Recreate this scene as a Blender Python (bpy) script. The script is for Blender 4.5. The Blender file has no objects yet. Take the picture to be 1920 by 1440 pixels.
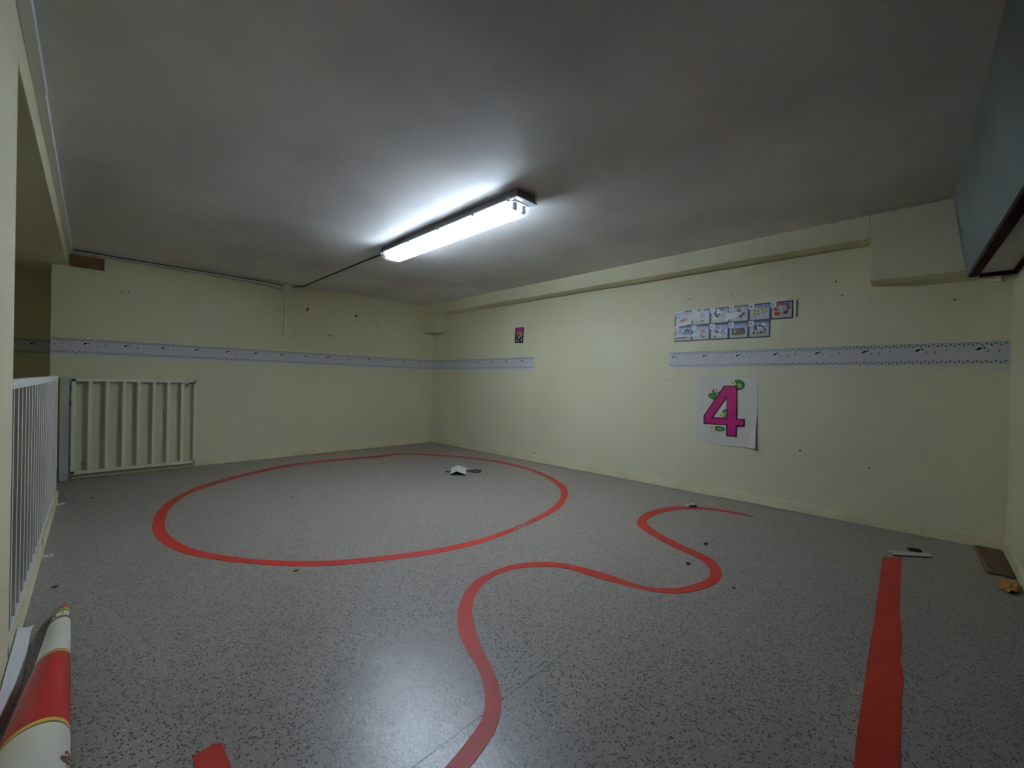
import bpy, bmesh, math, random
from mathutils import Vector, Matrix
from mathutils.geometry import tessellate_polygon
random.seed(7)
scene = bpy.context.scene
COL = scene.collection

# ------------------------------------------------------------------ traced floor paint and paper outlines (metres)
CIRC_OUT = [(-1.232, -0.664), (-1.732, -0.577), (-2.019, -0.528), (-2.442, -0.54), (-2.736, -0.687), (-3.001, -0.842), (-3.239, -1.006), (-3.372, -1.122), (-3.529, -1.362), (-3.623, -1.535), (-3.698, -1.732), (-3.749, -1.942), (-3.785, -2.171), (-3.797, -2.318), (-3.792, -2.469), (-3.778, -2.604), (-3.738, -2.78), (-3.708, -2.881), (-3.624, -3.05), (-3.539, -3.188), (-3.409, -3.363), (-3.307, -3.48), (-3.2, -3.569), (-3.065, -3.648), (-2.99, -3.688), (-2.884, -3.742), (-2.771, -3.795), (-2.646, -3.839), (-2.508, -3.875), (-2.34, -3.891), (-2.138, -3.889), (-1.915, -3.868), (-1.732, -3.836), (-1.528, -3.801), (-1.33, -3.737), (-1.104, -3.621), (-0.908, -3.487), (-0.799, -3.386), (-0.673, -3.222), (-0.55, -2.992), (-0.431, -2.734), (-0.34, -2.392), (-0.326, -1.992), (-0.375, -1.728), (-0.473, -1.39), (-0.632, -1.104), (-0.816, -0.84), (-1.046, -0.645)]
CIRC_IN = [(-1.315, -0.813), (-1.787, -0.697), (-2.069, -0.653), (-2.487, -0.679), (-2.771, -0.814), (-3.029, -0.963), (-3.267, -1.153), (-3.397, -1.274), (-3.508, -1.443), (-3.6, -1.647), (-3.662, -1.847), (-3.695, -2.009), (-3.721, -2.196), (-3.733, -2.346), (-3.728, -2.484), (-3.704, -2.659), (-3.668, -2.808), (-3.606, -2.956), (-3.522, -3.111), (-3.434, -3.238), (-3.296, -3.396), (-3.173, -3.504), (-3.064, -3.572), (-2.95, -3.637), (-2.961, -3.633), (-2.85, -3.685), (-2.732, -3.736), (-2.602, -3.779), (-2.458, -3.815), (-2.292, -3.838), (-2.14, -3.838), (-1.959, -3.823), (-1.743, -3.791), (-1.545, -3.747), (-1.346, -3.68), (-1.149, -3.581), (-1.008, -3.479), (-0.901, -3.383), (-0.755, -3.214), (-0.596, -2.953), (-0.503, -2.713), (-0.425, -2.469), (-0.399, -2.067), (-0.439, -1.799), (-0.533, -1.462), (-0.69, -1.182), (-0.866, -0.916), (-1.088, -0.715)]
S_A = [(-0.414, -4.93), (-0.402, -4.848), (-0.406, -4.732), (-0.435, -4.619), (-0.479, -4.541), (-0.532, -4.464), (-0.64, -4.376), (-0.759, -4.329), (-0.915, -4.303), (-1.049, -4.305), (-1.162, -4.331), (-1.255, -4.368), (-1.322, -4.411), (-1.368, -4.467), (-1.415, -4.549), (-1.481, -4.662), (-1.523, -4.757), (-1.55, -4.842), (-1.581, -4.923), (-1.605, -4.968), (-1.647, -5.009), (-1.689, -5.038), (-1.739, -5.058), (-1.794, -5.069), (-1.848, -5.068), (-1.911, -5.056), (-1.979, -5.035), (-2.045, -5.003), (-2.094, -4.964), (-2.128, -4.919), (-2.152, -4.868), (-2.165, -4.81), (-2.166, -4.744), (-2.16, -4.7), (-2.183, -4.572), (-2.219, -4.444), (-2.293, -4.339), (-2.403, -4.264), (-2.516, -4.233), (-2.639, -4.232), (-2.736, -4.247), (-2.84, -4.3), (-2.929, -4.37), (-3.008, -4.451), (-3.061, -4.525), (-3.1, -4.6), (-3.133, -4.684), (-3.157, -4.754), (-3.19, -4.819), (-3.231, -4.876), (-3.276, -4.921), (-3.317, -4.946), (-3.381, -4.966), (-3.43, -4.98), (-3.478, -4.99), (-3.539, -5.001)]
S_B = [(-0.439, -4.939), (-0.454, -4.862), (-0.469, -4.752), (-0.493, -4.64), (-0.545, -4.565), (-0.61, -4.495), (-0.706, -4.437), (-0.809, -4.398), (-0.937, -4.379), (-1.068, -4.378), (-1.168, -4.399), (-1.216, -4.427), (-1.272, -4.478), (-1.338, -4.568), (-1.402, -4.679), (-1.44, -4.772), (-1.476, -4.86), (-1.505, -4.932), (-1.535, -4.996), (-1.573, -5.035), (-1.634, -5.076), (-1.702, -5.105), (-1.777, -5.122), (-1.851, -5.124), (-1.921, -5.109), (-2.002, -5.082), (-2.066, -5.05), (-2.115, -5.013), (-2.149, -4.969), (-2.177, -4.922), (-2.2, -4.851), (-2.216, -4.773), (-2.23, -4.742), (-2.249, -4.635), (-2.255, -4.523), (-2.287, -4.443), (-2.341, -4.379), (-2.44, -4.31), (-2.537, -4.278), (-2.651, -4.28), (-2.74, -4.309), (-2.822, -4.357), (-2.896, -4.421), (-2.946, -4.477), (-2.998, -4.555), (-3.053, -4.645), (-3.09, -4.725), (-3.127, -4.805), (-3.161, -4.867), (-3.198, -4.918), (-3.243, -4.961), (-3.288, -4.991), (-3.336, -5.01), (-3.379, -5.023), (-3.431, -5.036), (-3.495, -5.05)]
ST_L = [(-0.726, -5.713), (-1.269, -5.727), (-1.778, -5.738), (-2.069, -5.742), (-2.316, -5.748), (-2.515, -5.751), (-2.627, -5.755), (-2.697, -5.76), (-2.84, -5.772)]
ST_R = [(-0.641, -5.798), (-1.136, -5.806), (-1.483, -5.814), (-1.78, -5.829), (-1.894, -5.832), (-1.99, -5.831), (-2.121, -5.844), (-2.24, -5.842), (-2.396, -5.843), (-2.608, -5.848), (-2.76, -5.851)]
PATCH = [(-3.935, -4.495), (-3.925, -4.492), (-3.912, -4.49), (-3.896, -4.486), (-3.885, -4.487), (-3.87, -4.499), (-3.871, -4.543), (-3.87, -4.58), (-3.872, -4.602), (-3.876, -4.657), (-3.936, -4.597), (-3.937, -4.538)]
FOUR = [(-4.555, 1.027), (-4.668, 1.029), (-4.674, 0.733), (-4.736, 0.735), (-4.734, 0.665), (-4.673, 0.662), (-4.673, 0.569), (-4.583, 0.566), (-4.582, 0.666), (-4.382, 0.662), (-4.379, 0.739)]
HOLE = [(-4.58, 0.919), (-4.584, 0.735), (-4.465, 0.731)]
SHEET = [(-4.315, 1.112), (-4.83, 1.126), (-4.83, 0.485), (-4.327, 0.48)]
wormA = (-4.675, 1.037)
headA = (-4.632, 1.047)
wormB = (-4.463, 0.925)
headB = (-4.486, 0.978)
wormC = (-4.568, 0.774)
headC = (-4.54, 0.761)
wormD = (-4.525, 0.63)
headD = (-4.465, 0.626)
FLYER = [(-1.886, 1.755), (-2.044, 1.753), (-2.034, 1.542), (-1.877, 1.549)]
HOLES_B = [(-2.238, 1.91), (-2.891, 1.921), (-3.439, 1.921), (-3.989, 1.92), (-4.218, 1.865), (-4.604, 1.865), (-5.365, 1.863), (-5.405, 1.749), (-2.259, 1.015), (-4.007, 1.068), (-2.271, 0.105), (-4.001, 0.127), (-4.327, 0.51), (-2.256, 1.588), (-5.152, 0.505), (-5.592, 0.429), (-6.015, 1.643), (-1.254, 1.858), (-3.414, 0.019)]
HOLES_A = [(-3.826, 1.849), (-3.775, 1.855), (-2.322, 1.847), (-1.694, 1.608), (-1.018, 1.799), (-0.655, 1.788), (-2.365, 1.855), (-4.085, 0.132), (-4.102, 0.02)]
CRUMBS = [(-1.314, -4.881), (-1.707, -4.923), (-3.338, -3.524), (-2.655, -2.169), (-2.865, -2.051), (-2.8, -0.299), (-4.214, -2.935), (-4.042, -1.022), (-1.337, -2.559), (-1.833, -5.204)]
# ------------------------------------------------------------------ tuning
CAM_LOC = (-4.17258823, -5.87633178, 1.01608606)
CAM_ROT = (45.96382569, -0.21857089, 1.22706874)
CAM_F = 799.115
SEAM = ((-4.10, -4.937), (-2.85, -4.920))
WORN = (-1.93, -3.84)
FLOOR_A = (0.222, 0.190, 0.166); FLOOR_B = (0.262, 0.226, 0.200)
CHIP_DARK = (0.02, 0.02, 0.022); CHIP_MID = (0.12, 0.12, 0.125); CHIP_LIGHT = (0.55, 0.55, 0.54)
RED_A = (0.34, 0.016, 0.010); RED_B = (0.42, 0.030, 0.016)
WALL_A = (0.65, 0.61, 0.41); WALL_B = (0.69, 0.65, 0.45)
SKIRT_A = (0.68, 0.62, 0.40); SKIRT_B = (0.74, 0.68, 0.46)
CEIL_A = (0.53, 0.505, 0.485); CEIL_B = (0.74, 0.715, 0.695)
BLUE_A = (0.20, 0.235, 0.235); BLUE_B = (0.23, 0.265, 0.265)
LAMP_COL = (0.76, 0.92, 1.08); LAMP_POWER = 40.0
EXPOSURE = 2.08


# ------------------------------------------------------------------ materials
def new_mat(name):
    m = bpy.data.materials.new(name); m.use_nodes = True
    return m, m.node_tree.nodes, m.node_tree.links, m.node_tree.nodes['Principled BSDF']

def plain(name, col, rough=0.6, metal=0.0, spec=0.4):
    m, n, l, b = new_mat(name)
    b.inputs['Base Color'].default_value = (*col, 1)
    b.inputs['Roughness'].default_value = rough
    b.inputs['Metallic'].default_value = metal
    b.inputs['Specular IOR Level'].default_value = spec
    return m

def mottled(name, c1, c2, scale=3.0, rough=0.6, bump=0.0, bscale=60.0, spec=0.3, detail=6):
    m, n, l, b = new_mat(name)
    tc = n.new('ShaderNodeTexCoord')
    nz = n.new('ShaderNodeTexNoise'); nz.inputs['Scale'].default_value = scale; nz.inputs['Detail'].default_value = detail
    l.new(tc.outputs['Object'], nz.inputs['Vector'])
    r = n.new('ShaderNodeValToRGB')
    r.color_ramp.elements[0].position = 0.35; r.color_ramp.elements[1].position = 0.65
    r.color_ramp.elements[0].color = (*c1, 1); r.color_ramp.elements[1].color = (*c2, 1)
    l.new(nz.outputs['Fac'], r.inputs['Fac']); l.new(r.outputs['Color'], b.inputs['Base Color'])
    b.inputs['Roughness'].default_value = rough
    b.inputs['Specular IOR Level'].default_value = spec
    if bump:
        n2 = n.new('ShaderNodeTexNoise'); n2.inputs['Scale'].default_value = bscale; n2.inputs['Detail'].default_value = 5
        l.new(tc.outputs['Object'], n2.inputs['Vector'])
        bp = n.new('ShaderNodeBump'); bp.inputs['Strength'].default_value = bump; bp.inputs['Distance'].default_value = 0.01
        l.new(n2.outputs['Fac'], bp.inputs['Height']); l.new(bp.outputs['Normal'], b.inputs['Normal'])
    return m

def floor_material():
    m, n, l, b = new_mat('speckled_vinyl')
    tc = n.new('ShaderNodeTexCoord')
    nb = n.new('ShaderNodeTexNoise'); nb.inputs['Scale'].default_value = 1.3; nb.inputs['Detail'].default_value = 5
    l.new(tc.outputs['Object'], nb.inputs['Vector'])
    base = n.new('ShaderNodeMix'); base.data_type = 'RGBA'
    base.inputs['A'].default_value = (*FLOOR_A, 1); base.inputs['B'].default_value = (*FLOOR_B, 1)
    l.new(nb.outputs['Fac'], base.inputs['Factor'])
    # warp so that the chips are irregular
    nw = n.new('ShaderNodeTexNoise'); nw.inputs['Scale'].default_value = 45; nw.inputs['Detail'].default_value = 2
    l.new(tc.outputs['Object'], nw.inputs['Vector'])
    wadd = n.new('ShaderNodeVectorMath'); wadd.operation = 'MULTIPLY_ADD'
    wadd.inputs[1].default_value = (0.016, 0.016, 0.0)
    l.new(nw.outputs['Color'], wadd.inputs[0]); l.new(tc.outputs['Object'], wadd.inputs[2])
    prev = base.outputs['Result']
    layers = [((1, 0.55, 1), 160, 0.16, 0.36, CHIP_DARK, 0.95), ((0.55, 1, 1), 160, 0.14, 0.36, CHIP_DARK, 0.95),
              ((1, 1, 1), 260, 0.16, 0.36, CHIP_MID, 0.8), ((1, 0.8, 1), 200, 0.05, 0.32, CHIP_LIGHT, 0.7)]
    for i, (st, sc, pick, size, col, amt) in enumerate(layers):
        mp = n.new('ShaderNodeMapping'); mp.inputs['Scale'].default_value = st
        mp.inputs['Location'].default_value = (3.1 * i, 1.7 * i, 0); mp.inputs['Rotation'].default_value = (0, 0, 0.6 + 0.3 * i)
        l.new(wadd.outputs['Vector'], mp.inputs['Vector'])
        v = n.new('ShaderNodeTexVoronoi'); v.voronoi_dimensions = '2D'; v.inputs['Scale'].default_value = sc
        l.new(mp.outputs['Vector'], v.inputs['Vector'])
        sep = n.new('ShaderNodeSeparateColor'); l.new(v.outputs['Color'], sep.inputs['Color'])
        a = n.new('ShaderNodeMath'); a.operation = 'LESS_THAN'; a.inputs[1].default_value = pick
        l.new(sep.outputs['Red'], a.inputs[0])
        d = n.new('ShaderNodeMath'); d.operation = 'LESS_THAN'; d.inputs[1].default_value = size
        l.new(v.outputs['Distance'], d.inputs[0])
        mu = n.new('ShaderNodeMath'); mu.operation = 'MULTIPLY'; l.new(a.outputs[0], mu.inputs[0]); l.new(d.outputs[0], mu.inputs[1])
        m2 = n.new('ShaderNodeMath'); m2.operation = 'MULTIPLY'; m2.inputs[1].default_value = amt; l.new(mu.outputs[0], m2.inputs[0])
        mx = n.new('ShaderNodeMix'); mx.data_type = 'RGBA'; mx.inputs['B'].default_value = (*col, 1)
        l.new(m2.outputs[0], mx.inputs['Factor']); l.new(prev, mx.inputs['A'])
        prev = mx.outputs['Result']
    l.new(prev, b.inputs['Base Color'])
    rr = n.new('ShaderNodeMapRange'); rr.inputs['To Min'].default_value = 0.29; rr.inputs['To Max'].default_value = 0.36
    l.new(nb.outputs['Fac'], rr.inputs['Value']); l.new(rr.outputs['Result'], b.inputs['Roughness'])
    b.inputs['Specular IOR Level'].default_value = 0.5
    bn = n.new('ShaderNodeTexNoise'); bn.inputs['Scale'].default_value = 90
    l.new(tc.outputs['Object'], bn.inputs['Vector'])
    bp = n.new('ShaderNodeBump'); bp.inputs['Strength'].default_value = 0.15; bp.inputs['Distance'].default_value = 0.004
    l.new(bn.outputs['Fac'], bp.inputs['Height']); l.new(bp.outputs['Normal'], b.inputs['Normal'])
    return m

def paint_material(name, worn=None):
    """Red floor paint; `worn` is a world spot where the paint is rubbed through."""
    m, n, l, b = new_mat(name)
    tc = n.new('ShaderNodeTexCoord')
    nz = n.new('ShaderNodeTexNoise'); nz.inputs['Scale'].default_value = 2.2; nz.inputs['Detail'].default_value = 4
    l.new(tc.outputs['Object'], nz.inputs['Vector'])
    r = n.new('ShaderNodeValToRGB')
    r.color_ramp.elements[0].position = 0.35; r.color_ramp.elements[1].position = 0.7
    r.color_ramp.elements[0].color = (*RED_A, 1); r.color_ramp.elements[1].color = (*RED_B, 1)
    l.new(nz.outputs['Fac'], r.inputs['Fac']); l.new(r.outputs['Color'], b.inputs['Base Color'])
    b.inputs['Roughness'].default_value = 0.5; b.inputs['Specular IOR Level'].default_value = 0.25
    if worn:
        sub = n.new('ShaderNodeVectorMath'); sub.operation = 'DISTANCE'; sub.inputs[1].default_value = (worn[0], worn[1], 0)
        l.new(tc.outputs['Object'], sub.inputs[0])
        mr = n.new('ShaderNodeMapRange'); mr.inputs['From Min'].default_value = 0.08; mr.inputs['From Max'].default_value = 0.30
        mr.inputs['To Min'].default_value = 0.17; mr.inputs['To Max'].default_value = -0.25
        l.new(sub.outputs['Value'], mr.inputs['Value'])
        n3 = n.new('ShaderNodeTexNoise'); n3.inputs['Scale'].default_value = 60; n3.inputs['Detail'].default_value = 3
        l.new(tc.outputs['Object'], n3.inputs['Vector'])
        ad = n.new('ShaderNodeMath'); ad.operation = 'ADD'; l.new(mr.outputs['Result'], ad.inputs[0]); l.new(n3.outputs['Fac'], ad.inputs[1])
        gt = n.new('ShaderNodeMath'); gt.operation = 'GREATER_THAN'; gt.inputs[1].default_value = 0.66; l.new(ad.outputs[0], gt.inputs[0])
        iv = n.new('ShaderNodeMath'); iv.operation = 'SUBTRACT'; iv.inputs[0].default_value = 1.0; l.new(gt.outputs[0], iv.inputs[1])
        l.new(iv.outputs[0], b.inputs['Alpha'])
    return m

def picture_material(name, top, mid, bottom, axis_lo, axis_hi):
    """Printed picture: a sky over a pale ground, by height on the wall."""
    m, n, l, b = new_mat(name)
    tc = n.new('ShaderNodeTexCoord'); s = n.new('ShaderNodeSeparateXYZ'); l.new(tc.outputs['Object'], s.inputs[0])
    mr = n.new('ShaderNodeMapRange'); mr.inputs['From Min'].default_value = axis_lo; mr.inputs['From Max'].default_value = axis_hi
    l.new(s.outputs['Z'], mr.inputs['Value'])
    r = n.new('ShaderNodeValToRGB'); r.color_ramp.elements[0].color = (*bottom, 1); r.color_ramp.elements[1].color = (*top, 1)
    e = r.color_ramp.elements.new(0.5); e.color = (*mid, 1)
    l.new(mr.outputs['Result'], r.inputs['Fac']); l.new(r.outputs['Color'], b.inputs['Base Color'])
    b.inputs['Roughness'].default_value = 0.35
    return m

M = {}
M['wall'] = mottled('cream_wall_paint', WALL_A, WALL_B, 1.1, 0.62, 0.10, 55)
M['beam'] = M['wall']
M['skirting'] = mottled('cream_skirting_paint', SKIRT_A, SKIRT_B, 4, 0.5)
M['ceiling'] = mottled('grey_plaster_ceiling', CEIL_A, CEIL_B, 0.9, 0.55, 0.30, 4.5, 0.35, 4)
M['bulkhead'] = mottled('pale_blue_paint', BLUE_A, BLUE_B, 2, 0.6)
M['dark_red'] = plain('dark_red_varnish_and_gap_shadow', (0.030, 0.005, 0.004), 0.8, 0, 0.1)
M['floor'] = floor_material()
M['seam'] = plain('floor_seam', (0.03, 0.03, 0.03), 0.7)
M['hole'] = plain('dark_plug_hole', (0.03, 0.03, 0.028), 0.8)
M['smudge'] = plain('grey_wall_smudge', (0.34, 0.34, 0.27), 0.8)
M['red'] = paint_material('red_floor_paint')
M['red_worn'] = paint_material('red_floor_paint_worn', WORN)
M['white_metal'] = plain('white_enamel_metal', (0.72, 0.70, 0.66), 0.38, 0, 0.5)
M['grey_green'] = plain('grey_green_metal', (0.42, 0.43, 0.37), 0.5)
M['cream_metal'] = plain('cream_enamel_metal', (0.76, 0.74, 0.60), 0.42, 0, 0.5)
M['black'] = plain('black_plastic', (0.012, 0.012, 0.012), 0.45)
M['chrome'] = plain('zinc_metal', (0.65, 0.65, 0.65), 0.3, 0.9)
M['grey_plastic'] = plain('grey_plastic', (0.22, 0.22, 0.23), 0.5)
M['grey_light'] = plain('pale_grey_plastic', (0.55, 0.55, 0.57), 0.5)
M['clip'] = plain('steel_clip', (0.35, 0.35, 0.36), 0.35, 0.7)
M['trunking'] = plain('white_pvc_trunking', (0.72, 0.72, 0.70), 0.45)
M['cable_grey'] = plain('grey_cable', (0.40, 0.40, 0.38), 0.5)
M['cable_black'] = plain('dark_cable', (0.03, 0.03, 0.03), 0.5)
M['cream_plastic'] = plain('cream_plastic', (0.70, 0.69, 0.54), 0.5)
M['paper'] = plain('white_paper', (0.62, 0.595, 0.52), 0.6)
M['torn'] = plain('torn_white_paper', (0.74, 0.72, 0.72), 0.7)
M['magenta'] = plain('magenta_ink', (0.42, 0.004, 0.125), 0.4)
M['plum'] = plain('plum_ink', (0.016, 0.002, 0.010), 0.4)
M['green'] = plain('green_ink', (0.03, 0.18, 0.025), 0.4)
M['green_dark'] = plain('dark_green_ink', (0.012, 0.045, 0.010), 0.4)
M['green_light'] = plain('light_green_ink', (0.22, 0.36, 0.09), 0.4)
M['face'] = plain('pale_yellow_ink', (0.60, 0.52, 0.26), 0.4)
M['ink'] = plain('black_ink', (0.010, 0.010, 0.012), 0.45)
M['navy'] = plain('navy_ink', (0.010, 0.012, 0.035), 0.45)
M['grey_ink'] = plain('grey_ink', (0.22, 0.22, 0.24), 0.5)
M['red_ink'] = plain('red_ink', (0.42, 0.03, 0.03), 0.45)
M['yellow_ink'] = plain('yellow_ink', (0.50, 0.42, 0.06), 0.45)
M['brown_ink'] = plain('brown_ink', (0.14, 0.055, 0.03), 0.45)
M['pink_ink'] = plain('salmon_ink', (0.50, 0.22, 0.19), 0.45)
M['orange_ink'] = plain('orange_ink', (0.48, 0.22, 0.05), 0.45)
M['grass_ink'] = plain('grass_ink', (0.16, 0.32, 0.14), 0.45)
M['white_ink'] = plain('white_ink', (0.70, 0.68, 0.66), 0.45)
M['purple'] = plain('purple_ink', (0.42, 0.03, 0.24), 0.4)
M['border_mid'] = plain('lilac_border_paper', (0.57, 0.54, 0.56), 0.6)
M['border_edge'] = plain('grey_green_border_paper', (0.52, 0.54, 0.51), 0.6)
M['border_tail'] = plain('pale_border_paper', (0.65, 0.615, 0.47), 0.6)
M['border_dot'] = plain('blue_grey_border_ink', (0.09, 0.11, 0.14), 0.6)
M['border_line'] = plain('green_border_line', (0.16, 0.22, 0.17), 0.6)
M['border_grey'] = plain('soft_grey_border_ink', (0.36, 0.36, 0.40), 0.6)
M['wood'] = mottled('brown_plywood', (0.12, 0.058, 0.018), (0.19, 0.092, 0.03), 9, 0.5)
M['brown_board'] = mottled('dark_brown_board', (0.085, 0.045, 0.022), (0.11, 0.06, 0.03), 5, 0.6)
M['brown_edge'] = plain('pale_board_edge', (0.26, 0.17, 0.13), 0.6)
M['cardboard'] = mottled('grey_cardboard', (0.46, 0.44, 0.36), (0.56, 0.53, 0.44), 20, 0.7)
M['card_grey'] = plain('pale_grey_card', (0.55, 0.60, 0.60), 0.5)
M['gold_foil'] = mottled('gold_wrapper', (0.45, 0.27, 0.03), (0.30, 0.07, 0.015), 30, 0.3, 0.5, 60, 0.6)
M['crumb'] = plain('dark_crumb', (0.015, 0.014, 0.012), 0.8)
M['tube_red'] = plain('red_print', (0.34, 0.008, 0.010), 0.36)
M['tube_cream'] = plain('cream_print', (0.74, 0.70, 0.60), 0.4)
M['tube_yellow'] = plain('yellow_print', (0.62, 0.42, 0.05), 0.4)
M['tube_dark'] = plain('olive_print', (0.10, 0.10, 0.03), 0.4)
M['tube_green'] = plain('green_print', (0.10, 0.28, 0.12), 0.4)
M['tube_skin'] = plain('peach_print', (0.68, 0.46, 0.34), 0.4)
M['inside'] = plain('paper_inside', (0.5, 0.48, 0.42), 0.7)
M['sky_lo'] = picture_material('card_picture_lower', (0.16, 0.25, 0.48), (0.46, 0.48, 0.55), (0.42, 0.40, 0.31), 1.462, 1.590)
M['sky_hi'] = picture_material('card_picture_upper', (0.18, 0.26, 0.46), (0.46, 0.48, 0.54), (0.42, 0.40, 0.31), 1.610, 1.740)

def tube_light():
    m = bpy.data.materials.new('fluorescent_glow'); m.use_nodes = True
    n, l = m.node_tree.nodes, m.node_tree.links
    n.remove(n['Principled BSDF'])
    e = n.new('ShaderNodeEmission'); e.inputs['Color'].default_value = (*LAMP_COL, 1); e.inputs['Strength'].default_value = LAMP_POWER
    l.new(e.outputs[0], n['Material Output'].inputs['Surface'])
    return m
M['glow'] = tube_light()

def diffuser(name, mixf):
    m = bpy.data.materials.new(name); m.use_nodes = True
    n, l = m.node_tree.nodes, m.node_tree.links
    n.remove(n['Principled BSDF'])
    t = n.new('ShaderNodeBsdfTransparent'); t.inputs['Color'].default_value = (0.97, 0.98, 1, 1)
    tr = n.new('ShaderNodeBsdfTranslucent'); tr.inputs['Color'].default_value = (0.92, 0.95, 1, 1)
    g = n.new('ShaderNodeBsdfGlossy'); g.inputs['Roughness'].default_value = 0.2
    a = n.new('ShaderNodeMixShader'); a.inputs[0].default_value = mixf
    l.new(t.outputs[0], a.inputs[1]); l.new(tr.outputs[0], a.inputs[2])
    b = n.new('ShaderNodeMixShader'); b.inputs[0].default_value = 0.05
    l.new(a.outputs[0], b.inputs[1]); l.new(g.outputs[0], b.inputs[2])
    l.new(b.outputs[0], n['Material Output'].inputs['Surface'])
    return m
M['diffuser'] = diffuser('ribbed_diffuser', 0.60)
M['clear_end'] = diffuser('clear_diffuser_end', 0.06)

# ------------------------------------------------------------------ mesh helpers
class MB:
    def __init__(self): self.v = []; self.f = []; self.m = []; self.mats = []
    def mi(self, mat):
        if mat not in self.mats: self.mats.append(mat)
        return self.mats.index(mat)
    def add(self, verts, faces, mat):
        o = len(self.v); self.v += [tuple(p) for p in verts]; k = self.mi(mat)
        for f in faces: self.f.append(tuple(i + o for i in f)); self.m.append(k)
    def hexa(self, p, mat):
        """8 corners: bottom ring 0-3, top ring 4-7."""
        self.add(p, [(3, 2, 1, 0), (4, 5, 6, 7), (0, 1, 5, 4), (1, 2, 6, 5), (2, 3, 7, 6), (3, 0, 4, 7)], mat)
    def box(self, a, b, mat):
        x0, y0, z0 = a; x1, y1, z1 = b
        self.hexa([(x0, y0, z0), (x1, y0, z0), (x1, y1, z0), (x0, y1, z0), (x0, y0, z1), (x1, y0, z1), (x1, y1, z1), (x0, y1, z1)], mat)
    def tube(self, pts, r, mat, n=10, cap=True):
        pts = [Vector(p) for p in pts]; rs = r if isinstance(r, (list, tuple)) else [r] * len(pts)
        rings = []
        ref = Vector((0, 0, 1))
        for i, p in enumerate(pts):
            d = (pts[min(i + 1, len(pts) - 1)] - pts[max(i - 1, 0)]).normalized()
            rf = ref if abs(d.dot(ref)) < 0.95 else Vector((1, 0, 0))
            u = d.cross(rf).normalized(); w = u.cross(d)
            rings.append([p + (u * math.cos(2 * math.pi * k / n) + w * math.sin(2 * math.pi * k / n)) * rs[i] for k in range(n)])
        vs = [q for rg in rings for q in rg]; fs = []
        for i in range(len(rings) - 1):
            for k in range(n):
                fs.append((i * n + k, i * n + (k + 1) % n, (i + 1) * n + (k + 1) % n, (i + 1) * n + k))
        if cap: fs += [tuple(range(n - 1, -1, -1)), tuple((len(rings) - 1) * n + k for k in range(n))]
        self.add(vs, fs, mat)
    def slab(self, loops, lo, hi, axis, mat, side=True):
        """Flat shape with holes; loops in the plane across `axis`, thickness lo..hi (hi faces the room)."""
        def P(q, h):
            if axis == 'z': return (q[0], q[1], h)
            if axis == 'x': return (h, q[0], q[1])
            return (q[0], h, q[1])
        tri = tessellate_polygon([[Vector((q[0], q[1], 0)) for q in lp] for lp in loops])
        flat = [q for lp in loops for q in lp]
        self.add([P(q, hi) for q in flat], [tuple(t) for t in tri], mat)
        if side:
            self.add([P(q, lo) for q in flat], [tuple(t) for t in tri], mat)
            o = 0
            for lp in loops:
                k = len(lp)
                self.add([P(q, lo) for q in lp] + [P(q, hi) for q in lp], [(i, (i + 1) % k, k + (i + 1) % k, k + i) for i in range(k)], mat)
    def build(self, name, parent=None, smooth=False, bevel=0.0, recalc=True):
        me = bpy.data.meshes.new(name); me.from_pydata(self.v, [], self.f)
        for mt in self.mats: me.materials.append(mt)
        me.polygons.foreach_set('material_index', self.m)
        bm = bmesh.new(); bm.from_mesh(me)
        if recalc: bmesh.ops.recalc_face_normals(bm, faces=bm.faces)
        bm.to_mesh(me); bm.free()
        if smooth:
            me.polygons.foreach_set('use_smooth', [True] * len(me.polygons))
            me.set_sharp_from_angle(angle=math.radians(40))
        me.update()
        o = bpy.data.objects.new(name, me); COL.objects.link(o)
        if parent:
            o.parent = parent; o.matrix_parent_inverse = Matrix.Translation(-Vector(parent.location))
        if bevel:
            bv = o.modifiers.new('soft_edge', 'BEVEL'); bv.width = bevel; bv.segments = 2; bv.limit_method = 'ANGLE'
        return o

def ellipse(c, rx, ry, n=16, rot=0.0):
    return [(c[0] + rx * math.cos(t) * math.cos(rot) - ry * math.sin(t) * math.sin(rot),
             c[1] + rx * math.cos(t) * math.sin(rot) + ry * math.sin(t) * math.cos(rot)) for t in [2 * math.pi * k / n for k in range(n)]]
def chaikin(pts, closed=False, it=1):
    for _ in range(it):
        out = [] if closed else [pts[0]]
        n = len(pts)
        for i in range(n if closed else n - 1):
            a, b = pts[i], pts[(i + 1) % n]
            out += [(0.75 * a[0] + 0.25 * b[0], 0.75 * a[1] + 0.25 * b[1]), (0.25 * a[0] + 0.75 * b[0], 0.25 * a[1] + 0.75 * b[1])]
        if not closed: out.append(pts[-1])
        pts = out
    return pts
def tag(o, label, cat, group=None, kind=None):
    o['label'] = label; o['category'] = cat
    if group: o['group'] = group
    if kind: o['kind'] = kind
    return o
def struct(o):
    o['kind'] = 'structure'; return o
def thing(name, loc, label, cat, group=None):
    o = bpy.data.objects.new(name, None); o.location = loc; o.empty_display_size = 0.05; COL.objects.link(o)
    return tag(o, label, cat, group)
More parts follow.
